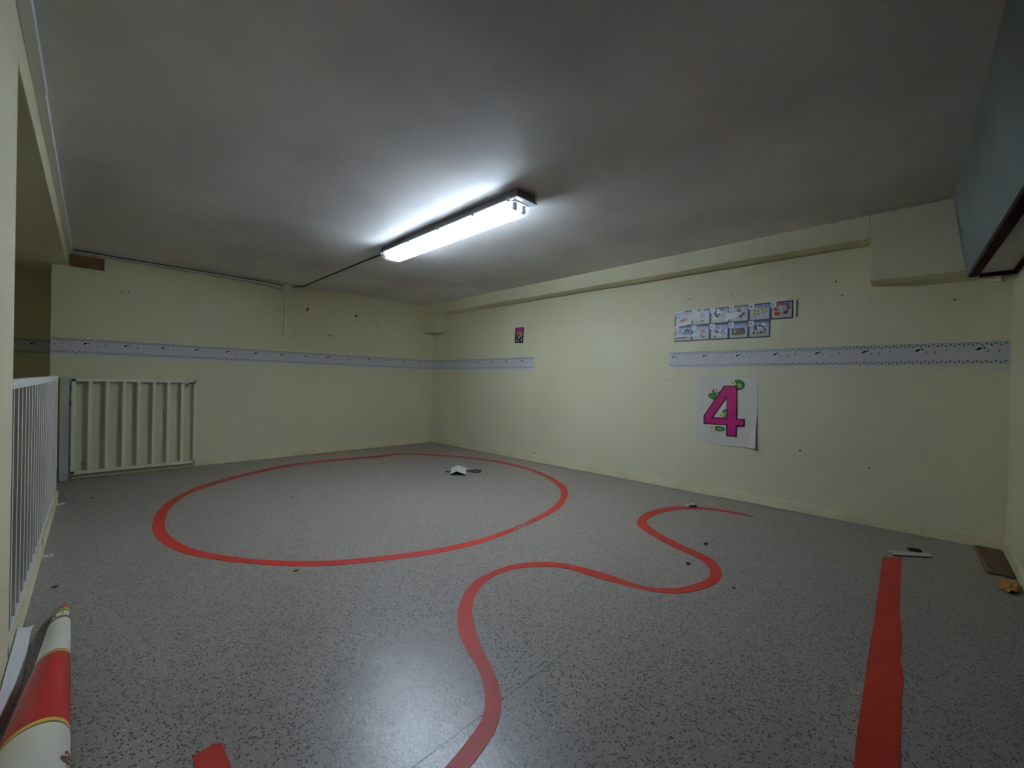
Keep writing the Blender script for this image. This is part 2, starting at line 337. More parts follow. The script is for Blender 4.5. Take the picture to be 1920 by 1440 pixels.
def text_polys(ch, h, bold=False):
    """Outline triangles of a character, height h, origin bottom-left, reading left to right in +u."""
    cu = bpy.data.curves.new('glyph', 'FONT'); cu.body = ch; cu.size = 1.0
    if bold: cu.offset = 0.015
    ob = bpy.data.objects.new('glyph', cu); COL.objects.link(ob)
    dg = bpy.context.evaluated_depsgraph_get(); ev = ob.evaluated_get(dg); me = ev.to_mesh()
    vs = [(v.co.x, v.co.y) for v in me.vertices]; fs = [tuple(p.vertices) for p in me.polygons]
    ev.to_mesh_clear(); bpy.data.objects.remove(ob); bpy.data.curves.remove(cu)
    y0 = min(v[1] for v in vs); y1 = max(v[1] for v in vs); x0 = min(v[0] for v in vs); s = h / (y1 - y0)
    return [((v[0] - x0) * s, (v[1] - y0) * s) for v in vs], fs

# ------------------------------------------------------------------ room measures
def LX(y): return -4.21 + 0.0257 * y            # face of the left wall (not quite square to the back wall)
def CZ(x, y):                                    # the ceiling rises a little towards the right wall
    t = min(max((x + 4.25) / 4.05, 0), 1)
    return 2.20 + t * (0.022 + 0.0085 * min(max(-y, 0), 6.3))
YF = -6.272                                      # front wall, just behind the camera
# floor
b = MB(); b.box((-4.30, YF - 0.15, -0.12), (0.12, 0.10, 0.0), M['floor'])
d = (Vector(SEAM[1]) - Vector(SEAM[0])).normalized(); nn = Vector((-d.y, d.x)) * 0.0011
q = [Vector(SEAM[0]) + nn, Vector(SEAM[1]) + nn, Vector(SEAM[1]) - nn, Vector(SEAM[0]) - nn]
b.add([(p.x, p.y, 0.0004) for p in q], [(0, 1, 2, 3)], M['seam'])
struct(b.build('floor'))
# ceiling
b = MB(); nx, ny = 12, 14; vs = []; fs = []
for j in range(ny + 1):
    for i in range(nx + 1):
        x = -4.45 + 4.60 * i / nx; y = YF - 0.15 + (-YF + 0.30) * j / ny
        vs.append((x, y, CZ(x, y)))
for j in range(ny):
    for i in range(nx): fs.append((j * (nx + 1) + i, (j + 1) * (nx + 1) + i, (j + 1) * (nx + 1) + i + 1, j * (nx + 1) + i + 1))
n0 = len(vs); vs += [(v[0], v[1], 2.45) for v in vs]; fs += [tuple(k + n0 for k in reversed(f)) for f in fs]
b.add(vs, fs, M['ceiling']); c = b.build('ceiling', recalc=False); struct(c)

def discs_on(b, pts, axis, at, mats, rs):
    for k, p in enumerate(pts):
        r = rs[k % len(rs)]
        b.slab([ellipse(p, r, r * 1.15, 8)], at, at, axis, mats[k % len(mats)], side=False)

# back wall (with the return that turns into the stairwell)
b = MB(); b.box((-4.313, 0.0, -0.4), (0.12, 0.55, 2.35), M['wall'])
discs_on(b, HOLES_A, 'y', -0.0008, [M['hole']], [0.006, 0.006, 0.005, 0.007])
b.slab([ellipse((-1.72, 1.60), 0.02, 0.012, 10)], 0, -0.0006, 'y', M['smudge'], side=False)
b.slab([ellipse((-0.98, 1.80), 0.012, 0.012, 10)], 0, -0.0006, 'y', M['smudge'], side=False)
struct(b.build('wall_back'))
# right wall
b = MB(); b.box((0.0, YF - 0.15, 0.0), (0.12, 0.10, 2.45), M['wall'])
discs_on(b, HOLES_B, 'x', -0.0008, [M['hole']], [0.0060, 0.0045, 0.0070, 0.0050])
struct(b.build('wall_right'))
# beam along the top of the right wall, the deeper box by the entrance and the stub column in the far corner
b = MB()
pr = [(-0.10, 0), (0.02, 0)]
b.hexa([(-0.20, -5.58, 2.105), (0.02, -5.58, 2.115), (0.02, -0.337, 2.075), (-0.20, -0.337, 2.075),
        (-0.20, -5.58, 2.36), (0.02, -5.58, 2.36), (0.02, -0.337, 2.36), (-0.20, -0.337, 2.36)], M['beam'])
struct(b.build('wall_beam', bevel=0.006))
b = MB(); b.box((-0.203, YF + 0.02, 1.795), (0.02, -5.58, 2.38), M['beam']); struct(b.build('wall_beam_deep', bevel=0.006))
b = MB(); b.box((-0.2005, -0.34, 1.785), (0.02, 0.02, 2.34), M['beam']); struct(b.build('wall_column_stub', bevel=0.008))
# front wall and the bulkhead of the low entrance
b = MB(); b.box((-0.80, YF - 0.15, 0.0), (0.12, YF, 2.4), M['wall']); b.box((-4.45, YF - 0.15, 1.80), (-0.80, YF, 2.4), M['wall']); struct(b.build('wall_front'))  # unseen gap behind the camera, left open to cut bounce light
def yb(x): return -6.058 + 0.036 * (x + 0.2)
def yt(x): return -5.975 + 0.022 * (x + 0.2)
b = MB(); xa, xb = -4.33, -0.195
b.hexa([(xa, yb(xa) - 0.03, 1.755), (xb, yb(xb) - 0.03, 1.755), (xb, yb(xb), 1.755), (xa, yb(xa), 1.755),
        (xa, YF + 0.02, 2.4), (xb, YF + 0.02, 2.4), (xb, yt(xb), 2.4), (xa, yt(xa), 2.4)], M['bulkhead'])
struct(b.build('wall_bulkhead'))
b = MB()
b.hexa([(xa, yb(xa) - 0.052, 1.748), (xb, yb(xb) - 0.052, 1.748), (xb, yb(xb) - 0.012, 1.748), (xa, yb(xa) - 0.012, 1.748),
        (xa, yb(xa) - 0.052, 1.775), (xb, yb(xb) - 0.052, 1.775), (xb, yb(xb) - 0.012, 1.775), (xa, yb(xa) - 0.012, 1.775)], M['dark_red'])
struct(b.build('trim_1'))
b = MB(); b.hexa([(xa, YF - 0.14, 1.765), (xb, YF - 0.0, 1.765), (xb, yb(xb) - 0.03, 1.765), (xa, yb(xa) - 0.03, 1.765), (xa, YF - 0.14, 1.80), (xb, YF - 0.0, 1.80), (xb, yb(xb) - 0.03, 1.80), (xa, yb(xa) - 0.03, 1.80)], M['ceiling']); struct(b.build('ceiling_entrance'))
b = MB(); b.box((xb - 0.012, YF + 0.001, 1.742), (xb + 0.012, -6.115, 1.768), M['dark_red']); b.box((-0.80, YF + 0.001, 1.742), (xb - 0.012, YF + 0.018, 1.768), M['dark_red']); struct(b.build('shadow_gap_strip'))  # dark strips painting in the shadow gap along the soffit and front wall
# left wall: the near pier and the header over the stair opening
b = MB(); TH = 0.12; YO = -3.72
def lprism(y0, y1, z0, z1, mat, t=TH, off=0.0):
    b.hexa([(LX(y0) - t + off, y0, z0), (LX(y0) + off, y0, z0), (LX(y1) + off, y1, z0), (LX(y1) - t + off, y1, z0),
            (LX(y0) - t + off, y0, z1), (LX(y0) + off, y0, z1), (LX(y1) + off, y1, z1), (LX(y1) - t + off, y1, z1)], mat)
lprism(-4.65, YO, 0.0, 2.4, M['wall'])
lprism(YF - 0.1, -4.65, 2.035, 2.4, M['wall'])  # unseen opening below, invented to cut bounce light near the camera
for p, r in (((-3.735, 0.10), 0.022), ((-3.76, 0.06), 0.013), ((-3.80, 0.035), 0.008)):
    b.add([(LX(q[0]) + 0.0008, q[0], q[1]) for q in ellipse(p, r * 0.5, r, 8)], [tuple(range(8))], M['hole'])
struct(b.build('wall_left', bevel=0.004))
b = MB(); lprism(YO, 0.0, 2.035, 2.4, M['wall']); struct(b.build('wall_left_header', bevel=0.004))
b = MB(); lprism(YO, -1.08, -0.3, 0.085, M['skirting'], 0.10); struct(b.build('trim_3'))
# stairwell beyond the railing
b = MB(); b.box((-5.75, 0.55, -0.4), (-4.2, 0.65, 2.4), M['wall']); struct(b.build('wall_stairwell_back'))
b = MB(); b.box((-5.80, YO - 0.1, -0.4), (-5.68, 0.60, 2.4), M['wall']); struct(b.build('wall_stairwell_side'))
b = MB(); b.box((-5.75, YO - 0.12, -0.4), (LX(YO) - TH + 0.02, YO, 2.4), M['wall']); struct(b.build('wall_stairwell_front'))
b = MB(); b.box((-5.75, YO - 0.1, 2.037), (-4.32, 0.60, 2.4), M['wall']); struct(b.build('ceiling_stairwell'))
b = MB(); b.box((-5.75, YO - 0.1, -0.42), (-4.28, 0.60, -0.30), M['floor']); struct(b.build('floor_stairwell'))
# skirting boards
b = MB(); b.box((-4.16, -0.013, 0.0), (0.0, 0.005, 0.074), M['skirting']); struct(b.build('baseboard_back', bevel=0.003))
b = MB()
for y0, y1 in ((-6.262, -5.45), (-5.4485, -4.3025), (-4.301, -3.42), (-3.4185, -2.25), (-2.2485, -0.0)):
    b.box((-0.014, y0, 0.0), (0.005, y1, 0.076), M['skirting'])
struct(b.build('baseboard_right', bevel=0.003))
b = MB(); b.box((-0.80, YF - 0.005, 0.0), (-0.0, YF + 0.014, 0.078), M['skirting']); struct(b.build('baseboard_front', bevel=0.003))

# ------------------------------------------------------------------ painted floor lines
def paint(name, loops, mat, label, lo=0.0002, hi=0.0016):
    b = MB(); b.slab(loops, lo, hi, 'z', mat); o = b.build(name, recalc=False)
    return tag(o, label, 'floor line')
paint('painted_ring', [chaikin(CIRC_OUT, True, 1), chaikin(CIRC_IN, True, 1)], M['red_worn'], 'large red ring painted on the grey floor in front of the back wall')
paint('painted_snake_line', [chaikin(S_A + S_B[::-1], True, 1)], M['red'], 'winding red S-shaped line painted on the floor')
paint('painted_stripe', [ST_L + ST_R[::-1]], M['red'], 'straight wide red stripe painted on the floor at the right')
paint('painted_patch', [PATCH], M['red'], 'short end of a red painted mark at the bottom edge of the floor')

# ------------------------------------------------------------------ ceiling light
LA = Vector((-2.128, -2.262)); LB = Vector((-2.172, -4.045))         # far and near end of the fitting
ld = (LB - LA).normalized(); ln = Vector((-ld.y, ld.x)); LLEN = (LB - LA).length
ltop = CZ(-2.15, -3.15) - 0.004
def LP(s, w, z): p = LA + ld * s + ln * w; return (p.x, p.y, ltop - z)
lamp = thing('fluorescent_light', LP(LLEN / 2, 0, 0), 'long twin-tube fluorescent light glowing on the ceiling', 'ceiling light')
def lbox(b, s0, s1, w0, w1, z0, z1, mat, wt=None, e=0.0):
    wt = wt if wt is not None else w1
    b.hexa([LP(s0 + e, -wt if w0 == -w1 else w0, z1), LP(s1 - e, -wt if w0 == -w1 else w0, z1), LP(s1 - e, wt, z1), LP(s0 + e, wt, z1),
            LP(s0, w0, z0), LP(s1, w0, z0), LP(s1, w1, z0), LP(s0, w1, z0)], mat)
b = MB(); lbox(b, 0.012, LLEN - 0.012, -0.082, 0.082, -0.006, 0.042, M['grey_plastic'], 0.088)
lbox(b, 0, LLEN, -0.096, 0.096, 0.040, 0.0500, M['grey_light'])
b.build('housing', lamp, bevel=0.003)
b = MB(); lbox(b, 0.05, LLEN - 0.05, -0.070, 0.070, 0.0505, 0.056, M['white_metal']); b.build('reflector_tray', lamp)
for s in (-1, 1):
    b = MB(); b.tube([LP(0.088, s * 0.038, 0.079), LP(LLEN - 0.088, s * 0.038, 0.079)], 0.0125, M['glow'], 14); b.build('tube', lamp, smooth=True)
    for q in (0.070, LLEN - 0.086):
        b = MB(); lbox(b, q, q + 0.016, s * 0.038 - 0.016, s * 0.038 + 0.016, 0.056, 0.098, M['grey_plastic']); b.build('tube_holder', lamp)
b = MB()
prof = [(0.088, 0.0505), (0.084, 0.078), (0.070, 0.104), (0.060, 0.108)]
def section(q, slope=0.0):
    return [LP(q + slope * (z - 0.05), w, z) for w, z in prof] + [LP(q + slope * (z - 0.05), -w, z) for w, z in reversed(prof)]
def shell(b, r0, r1, mat, cap0=False, cap1=False):
    n = len(r0)
    b.add(r0 + r1, [(i, i + 1, n + i + 1, n + i) for i in range(n - 1)] + ([tuple(range(n))] if cap0 else []) + ([tuple(range(2 * n - 1, n - 1, -1))] if cap1 else []), mat)
shell(b, section(0.095), section(LLEN - 0.095), M['diffuser'])
b.build('diffuser', lamp)
b = MB(); shell(b, section(0.006, 0.35), section(0.095), M['clear_end'], cap0=True); b.build('diffuser_end', lamp)
b = MB(); shell(b, section(LLEN - 0.095), section(LLEN - 0.006, -0.35), M['clear_end'], cap1=True); b.build('diffuser_end', lamp)
for s in (-1, 1):
    for q in (0.07, 0.50, 0.92, 1.34, LLEN - 0.09):
        b = MB(); lbox(b, q, q + 0.022, s * 0.094 - 0.004, s * 0.094 + 0.004, 0.034, 0.064, M['clip']); b.build('clip', lamp)
b = MB(); b.tube([LP(-0.03, 0.0, 0.020), LP(0.014, 0.0, 0.020)], 0.011, M['grey_plastic'], 10); b.build('cable_gland', lamp)

# ------------------------------------------------------------------ cables, trunking and boxes
b = MB(); jx, jx2 = -2.322, -2.214
b.box((jx, -0.036, 2.105), (jx2, 0.0, 2.192), M['cream_plastic']); jb = b.build('junction_box', bevel=0.004)
tag(jb, 'cream junction box at the top of the back wall above the vertical trunking', 'junction box')
t = thing('pull_switch_trunking', (-2.285, 0, 1.57), 'thin cream vertical trunking running down the back wall from the junction box', 'trunking')
b = MB(); b.box((-2.297, -0.016, 1.615), (-2.277, 0.0, 2.104), M['cream_plastic']); b.build('channel', t, bevel=0.002)
b = MB(); b.box((-2.305, -0.028, 1.555), (-2.245, 0.0, 1.618), M['cream_plastic']); b.build('end_box', t, bevel=0.003)
b = MB(); b.box((-2.311, -0.034, 1.550), (-2.232, 0.0, 1.556), M['cream_plastic']); b.build('bottom_lip', t)
b = MB(); b.tube([(-4.17, -0.012, 2.168), (-3.4, -0.012, 2.166), (-2.72, -0.012, 2.160), (-2.50, -0.012, 2.150), (-2.40, -0.012, 2.132), (-2.318, -0.012, 2.118)], 0.0085, M['cable_grey'], 8)
tag(b.build('cable', smooth=True), 'pale grey cable along the top of the back wall, bending into the junction box', 'cable')
b = MB(); b.tube([(-4.17, -0.007, 2.192), (-3.0, -0.007, 2.194), (-2.50, -0.007, 2.194), (-2.325, -0.010, 2.180)], 0.0055, M['cable_black'], 8)
tag(b.build('cable', smooth=True), 'thin dark cable in the angle between ceiling and back wall, above the pale one', 'cable')
b = MB(); b.tube([(-2.216, -0.012, 2.180), (-2.17, -0.012, 2.192), (-2.11, -0.04, 2.200), (-2.094, -0.12, 2.203), (-2.105, -0.9, CZ(-2.1, -0.9) - 0.006), (-2.118, -1.7, CZ(-2.1, -1.7) - 0.006), (-2.126, -2.15, CZ(-2.1, -2.15) - 0.010), (-2.127, -2.235, ltop - 0.020)], 0.0065, M['cable_black'], 8)
tag(b.build('cable', smooth=True), 'dark cable crossing the ceiling from the junction box to the fluorescent light', 'cable')
t = thing('cable_trunking', (LX(-3), -3, 2.19), 'long white cable trunking along the ceiling above the stair opening', 'trunking')
for y0, y1, w in ((-6.0, -3.22, 0.036), (-3.22, -0.04, 0.032)):
    b = MB(); lprism(y0, y1, 2.172, 2.2015, M['trunking'], w, w + 0.0005); b.build('channel', t, bevel=0.003)
b = MB(); b.box((-4.195, -0.022, 2.035), (-3.957, 0.0, 2.150), M['wood'])
tag(b.build('wooden_block', bevel=0.004), 'brown plywood block fixed under the ceiling at the left end of the back wall', 'wooden block')
for (x, z), lab in (((-2.017, 1.923), 'small black hook on the back wall, the one nearer the vertical trunking'), ((-1.348, 1.923), 'small black hook on the back wall, the one nearer the far corner')):
    b = MB(); b.tube([(x, 0.0, z - 0.006), (x, -0.018, z - 0.006), (x, -0.030, z - 0.002), (x + 0.006, -0.034, z + 0.016)], 0.0085, M['black'], 8)
    b.tube([(x, 0.0, z - 0.006), (x, -0.005, z - 0.006)], 0.014, M['black'], 10)
    tag(b.build('wall_hook', smooth=True), lab, 'hook', 'black hooks on the back wall')
b = MB(); b.box((-0.022, -6.222, 1.735), (0.0, -6.190, 1.792), M['cream_plastic'])
tag(b.build('wall_block', bevel=0.003), 'small pale block on the right wall just under the entrance soffit', 'block')

# ------------------------------------------------------------------ stair railing and gate
rail = thing('stair_railing', (LX(-2.4), -2.4, 0.0), 'white metal stair railing with close upright bars at the left', 'railing')
RO = -0.004
def rx(y): return LX(y) + RO
def rprism(b, y0, y1, z0, z1, w, mat):
    b.hexa([(rx(y0) - w, y0, z0), (rx(y0), y0, z0), (rx(y1), y1, z0), (rx(y1) - w, y1, z0),
            (rx(y0) - w, y0, z1), (rx(y0), y0, z1), (rx(y1), y1, z1), (rx(y1) - w, y1, z1)], mat)
b = MB(); rprism(b, YO + 0.005, -1.10, 0.955, 0.990, 0.03, M['white_metal']); b.build('top_rail', rail, bevel=0.002)
b = MB(); rprism(b, YO + 0.005, -1.10, 0.100, 0.132, 0.03, M['white_metal']); b.build('bottom_rail', rail, bevel=0.002)
for y in (YO + 0.005, -1.135):
    b = MB(); rprism(b, y, y + 0.035, 0.085, 0.992, 0.03, M['white_metal']); b.build('post', rail, bevel=0.002)
nb = 21
for k in range(nb):
    y = YO + 0.075 + (3.72 - 1.26) * k / (nb - 1)
    b = MB(); rprism(b, y, y + 0.024, 0.13, 0.957, 0.024, M['white_metal']); b.build('baluster', rail)
for y in (-2.42, -1.10):
    b = MB(); x = rx(y)
    b.box((x - 0.004, y - 0.016, 0.0), (x + 0.046, y + 0.016, 0.007), M['white_metal'])
    b.box((x + 0.001, y - 0.005, 0.006), (x + 0.010, y + 0.005, 0.105), M['white_metal'])
    b.tube([(x + 0.034, y, 0.006), (x + 0.034, y, 0.014)], 0.007, M['chrome'], 8)
    b.build('foot', rail)
b = MB(); b.box((-4.245, -0.085, 0.0), (-4.184, -0.022, 0.972), M['grey_green'])
hp = b.build('gate_post', bevel=0.003); tag(hp, 'grey-white metal post in the corner carrying the open gate', 'post')
gate = thing('stair_gate', (-3.68, -0.05, 0.05), 'white metal gate with seven uprights folded open flat against the back wall', 'gate')
GY0, GY1 = -0.066, -0.040; gm = M['cream_metal']
gx0, gx1 = -4.169, -3.203
b = MB()
b.box((gx0, GY0, 0.937), (gx1, GY1, 0.966), gm); b.box((gx0, GY0, 0.046), (gx1 + 0.012, GY1, 0.078), gm)
b.box((gx0, GY0, 0.05), (gx0 + 0.028, GY1, 0.962), gm); b.box((gx1 - 0.024, GY0, 0.05), (gx1, GY1, 0.962), gm)
b.build('frame', gate, bevel=0.002)
for x in (-4.041, -3.9195, -3.7955, -3.6825, -3.5635, -3.444, -3.325):
    b = MB(); b.box((x - 0.013, GY0 + 0.001, 0.075), (x + 0.013, GY1 - 0.001, 0.94), gm); b.build('upright', gate)
lt = MB(); lt.box((-3.330, GY0 - 0.012, 0.925), (-3.266, GY0, 0.944), M['chrome']); latch = lt.build('latch', gate, bevel=0.002); latch['label'] = 'zinc slide latch'
lk = MB(); lk.box((-3.272, GY0 - 0.014, 0.922), (-3.222, GY0 - 0.001, 0.937), M['black']); lk.tube([(-3.268, GY0 - 0.006, 0.925), (-3.268, GY0 - 0.006, 0.905)], 0.006, M['chrome'], 8)
o = lk.build('latch_bolt', latch); o['label'] = 'black bolt'
for z in (0.84, 0.70, 0.14):
    b = MB(); b.tube([(-4.1745, -0.055, z), (-4.1745, -0.055, z + 0.05)], 0.007, M['grey_plastic'], 10); b.build('hinge', gate)

# ------------------------------------------------------------------ wallpaper borders
def border(name, axis, at, a0, a1, phase, label, tail=True, sgn=-1):
    """Strip between a0 and a1 along the wall; printed dots, small birds and plants."""
    b = MB()
    def fl(loop, mat, lift): b.slab([loop], at, at + sgn * lift, axis, mat, side=False)
    def rect(u0, u1, z0, z1, mat, lift): fl([(u0, z0), (u1, z0), (u1, z1), (u0, z1)], mat, lift)
    lo, hi = min(a0, a1), max(a0, a1)
    if tail: rect(lo, hi, 1.150, 1.203, M['border_tail'], 0.0006)
    rect(lo, hi, 1.200, 1.347, M['border_mid'], 0.0009)
    rect(lo, hi, 1.322, 1.3455, M['border_edge'], 0.0012); rect(lo, hi, 1.204, 1.230, M['border_edge'], 0.0012)
    rect(lo, hi, 1.3455, 1.349, M['border_line'], 0.0013)
    rect(lo, hi, 1.3212, 1.3222, M['border_grey'], 0.0014); rect(lo, hi, 1.2300, 1.2310, M['border_grey'], 0.0014)
    u = lo + 0.02; k = 0
    while u < hi - 0.012:
        for zz, ph in ((1.3375, 0), (1.3300, 1), (1.2225, 0), (1.2145, 1)):
            uu = u + (0.0 if ph == 0 else 0.0205)
            if uu < hi - 0.008: fl(ellipse((uu, zz), 0.0074, 0.0054, 6, 0.5), M['border_dot'], 0.0016)
        u += 0.0415; k += 1
    u = phase
    while u > lo: u -= 0.294
    while u < hi:
        def mot(du, z, rx_, ry_, rot, mat):
            if lo + 0.01 < u + du < hi - 0.01: fl(ellipse((u + du, z), rx_, ry_, 8, rot), mat, 0.0018)
        d = 1 if axis == 'y' else -1
        mot(0, 1.303, 0.016, 0.0085, 0.5 * d, M['ink']); mot(0.023 * d, 1.310, 0.009, 0.004, -0.6 * d, M['ink'])
        mot(0.006 * d, 1.292, 0.012, 0.006, 0.2 * d, M['white_ink']); mot(0.004 * d, 1.283, 0.004, 0.007, 0, M['border_grey'])
        mot(0.040 * d, 1.289, 0.003, 0.010, -0.5 * d, M['border_dot']); mot(-0.045 * d, 1.284, 0.003, 0.009, 0.4 * d, M['border_grey'])
        mot(0.088 * d, 1.287, 0.003, 0.010, 0.15, M['border_dot']); mot(0.100 * d, 1.279, 0.004, 0.004, 0, M['border_grey'])
        mot(0.145 * d, 1.303, 0.011, 0.0025, 0.1, M['border_dot']); mot(0.140 * d, 1.292, 0.005, 0.006, 0.3, M['border_grey'])
        mot(0.200 * d, 1.286, 0.003, 0.008, -0.3, M['border_grey']); mot(0.160 * d, 1.272, 0.014, 0.004, 0.2, M['border_tail'])
        mot(-0.01 * d, 1.270, 0.024, 0.004, 0, M['border_tail']); mot(0.225 * d, 1.268, 0.005, 0.005, 0, M['border_tail'])
        u += 0.294
    return tag(b.build(name, recalc=False), label, 'wallpaper border')
border('wallpaper_border', 'y', 0.0, -4.312, -0.001, -4.082, 'pale patterned wallpaper border along the whole back wall')
border('wallpaper_border', 'x', 0.0, -2.230, -0.001, -0.251, 'short pale wallpaper border on the right wall between far corner and small flyer')
border('wallpaper_border', 'x', 0.0, -6.270, -4.033, -4.075, 'pale patterned wallpaper border on the right wall under the number cards')
border('wallpaper_border', 'y', 0.55, -5.60, -4.314, -4.45, 'piece of patterned wallpaper border in the dark stairwell recess')

# ------------------------------------------------------------------ papers on the right wall  (u = y runs right to left)
def wall_loop(b, loop, lift, mat): b.slab([loop], -0.001, -lift, 'x', mat, side=False)
# big sheet with the numeral
sheet = thing('number_poster', (0, -4.57, 0.48), 'white paper sheet with a big magenta 4 and green cartoon worms', 'poster')
b = MB(); y_r, y_l = SHEET[1][0], SHEET[0][0]; zt, zb = 1.118, 0.483
nu, nv = 24, 24; vs = []; fs = []
for j in range(nv + 1):
    for i in range(nu + 1):
        fu, fv = i / nu, j / nv
        lift = 0.0022 + 0.026 * max(0, fu - 0.90) / 0.10 * ((1 - fv) ** 3 + 0.8 * max(0, math.sin(fv * 7.0 + 0.6)) * (1 if 0.45 < fv < 0.85 else 0)) + 0.010 * max(0, 0.06 - fv) / 0.06 * fu
        z = zb + (zt - zb) * fv + 0.006 * fu * (1 - 2 * 0) - 0.004
        edge = 0.0
        if i == nu: edge = 0.012 * max(0, math.sin(fv * 7.0 + 0.6)) * (1 if 0.45 < fv < 0.85 else 0.15)
        vs.append((-lift, y_l + (y_r - y_l) * fu + edge, z))
for j in range(nv):
    for i in range(nu): fs.append((j * (nu + 1) + i, j * (nu + 1) + i + 1, (j + 1) * (nu + 1) + i + 1, (j + 1) * (nu + 1) + i))
b.add(vs, fs, M['paper']); b.build('sheet', sheet, recalc=False)
def worm(name, parts):
    b = MB(); lift = 0.0045
    for loop, mat in parts: b.slab([loop], -lift, -lift - 0.0002, 'x', mat, side=False); lift += 0.0004
    return b.build(name, sheet, recalc=False)
b = MB()
cx = sum(p[0] for p in FOUR) / len(FOUR); cz = sum(p[1] for p in FOUR) / len(FOUR)
def offset(loop, d):
    n = len(loop); out = []
    area = sum(loop[i][0] * loop[(i + 1) % n][1] - loop[(i + 1) % n][0] * loop[i][1] for i in range(n)); s = 1 if area > 0 else -1
    for i in range(n):
        p0, p1, p2 = Vector(loop[i - 1]), Vector(loop[i]), Vector(loop[(i + 1) % n])
        d1 = (p1 - p0).normalized(); d2 = (p2 - p1).normalized()
        n1 = Vector((-d1.y, d1.x)) * s; n2 = Vector((-d2.y, d2.x)) * s
        m = (n1 + n2); m = m / max(0.35, m.length_squared / 2) if m.length > 1e-6 else n1
        q = p1 + m * d; out.append((q.x, q.y))
    return out
b.slab([FOUR, HOLE], -0.0062, -0.0066, 'x', M['plum'], side=False)
b.slab([offset(FOUR, 0.0095), offset(HOLE, -0.0085)], -0.0062, -0.0072, 'x', M['magenta'], side=False)
o = b.build('numeral', sheet, recalc=False); o['label'] = 'magenta numeral 4 with dark outline'
E_ = ellipse
worm('cartoon_worm', [(E_(wormA, 0.052, 0.046, 20), M['green_dark']), (E_((wormA[0] + 0.003, wormA[1] + 0.003), 0.045, 0.039, 20), M['green']), (E_((wormA[0] - 0.008, wormA[1] - 0.008), 0.024, 0.022, 14, 0.4), M['green_light']),
      (E_(headA, 0.024, 0.022, 16), M['face']), (E_((headA[0] + 0.002, headA[1] + 0.002), 0.005, 0.006, 8), M['ink'])])
worm('cartoon_worm', [(E_(wormB, 0.048, 0.027, 18, 0.35), M['green_dark']), (E_(wormB, 0.042, 0.021, 18, 0.35), M['green']), (E_((headB[0], headB[1] - 0.004), 0.033, 0.025, 16), M['green_dark']), (E_((headB[0] - 0.004, headB[1] + 0.001), 0.025, 0.020, 16), M['face']), (E_((headB[0] - 0.007, headB[1] + 0.004), 0.005, 0.007, 8), M['ink'])])
worm('cartoon_worm', [(E_(wormC, 0.024, 0.036, 18), M['green_dark']), (E_((wormC[0] - 0.002, wormC[1] - 0.002), 0.016, 0.028, 18), M['green_light']), (E_((headC[0] + 0.002, headC[1]), 0.022, 0.024, 16), M['face']), (E_((headC[0] + 0.004, headC[1] - 0.005), 0.0055, 0.0065, 8), M['ink'])])
worm('cartoon_worm', [(E_(wormD, 0.050, 0.024, 18), M['green_dark']), (E_((wormD[0] - 0.006, wormD[1]), 0.040, 0.018, 18), M['green']), (E_((wormD[0] - 0.006, wormD[1] - 0.004), 0.024, 0.008, 12), M['green_light']), (E_(headD, 0.024, 0.023, 16), M['face']), (E_((headD[0] + 0.008, headD[1] + 0.006), 0.005, 0.006, 8), M['brown_ink'])])
# small flyer
fl = thing('flyer', (0, -1.96, 1.55), 'small magenta and dark flyer on the right wall near the far corner', 'flyer')
b = MB(); wall_loop(b, [(-1.875, 1.540), (-2.036, 1.534), (-2.049, 1.760), (-1.883, 1.763)], 0.0020, M['white_ink']); b.build('paper', fl, recalc=False)
b = MB(); wall_loop(b, FLYER, 0.0028, M['ink'])
def fq(u, v):
    a = Vector(FLYER[0]).lerp(Vector(FLYER[1]), u); c = Vector(FLYER[3]).lerp(Vector(FLYER[2]), u); p = c.lerp(a, v); return (p.x, p.y)
b2 = [((0.06, 0.70, 0.90, 0.95), M['purple']), ((0.10, 0.40, 0.92, 0.68), M['brown_ink'])]
for (u0, v0, u1, v1), m_ in b2: wall_loop(b, [fq(u0, v0), fq(u1, v0), fq(u1, v1), fq(u0, v1)], 0.0034, m_)
for k, (u, v, r1, r2, rot, m_) in enumerate([(0.68, 0.60, 0.030, 0.024, 0, M['orange_ink']), (0.66, 0.46, 0.014, 0.016, 0, M['pink_ink']), (0.25, 0.58, 0.008, 0.030, 0.4, M['yellow_ink']), (0.42, 0.62, 0.014, 0.009, 0.2, M['yellow_ink']),
                                    (0.50, 0.36, 0.008, 0.026, 0.7, M['white_ink']), (0.80, 0.22, 0.006, 0.022, 0.1, M['white_ink']), (0.30, 0.24, 0.026, 0.006, 0, M['grey_ink']), (0.25, 0.12, 0.016, 0.008, -0.6, M['white_ink']), (0.48, 0.08, 0.008, 0.012, 0, M['white_ink']), (0.75, 0.10, 0.016, 0.006, 0, M['grey_ink']), (0.18, 0.36, 0.010, 0.008, 0, M['grey_ink'])]):
    wall_loop(b, E_(fq(u, v), r1, r2, 10, rot), 0.0040 + 0.0003 * k, m_)
b.build('print', fl, recalc=False)
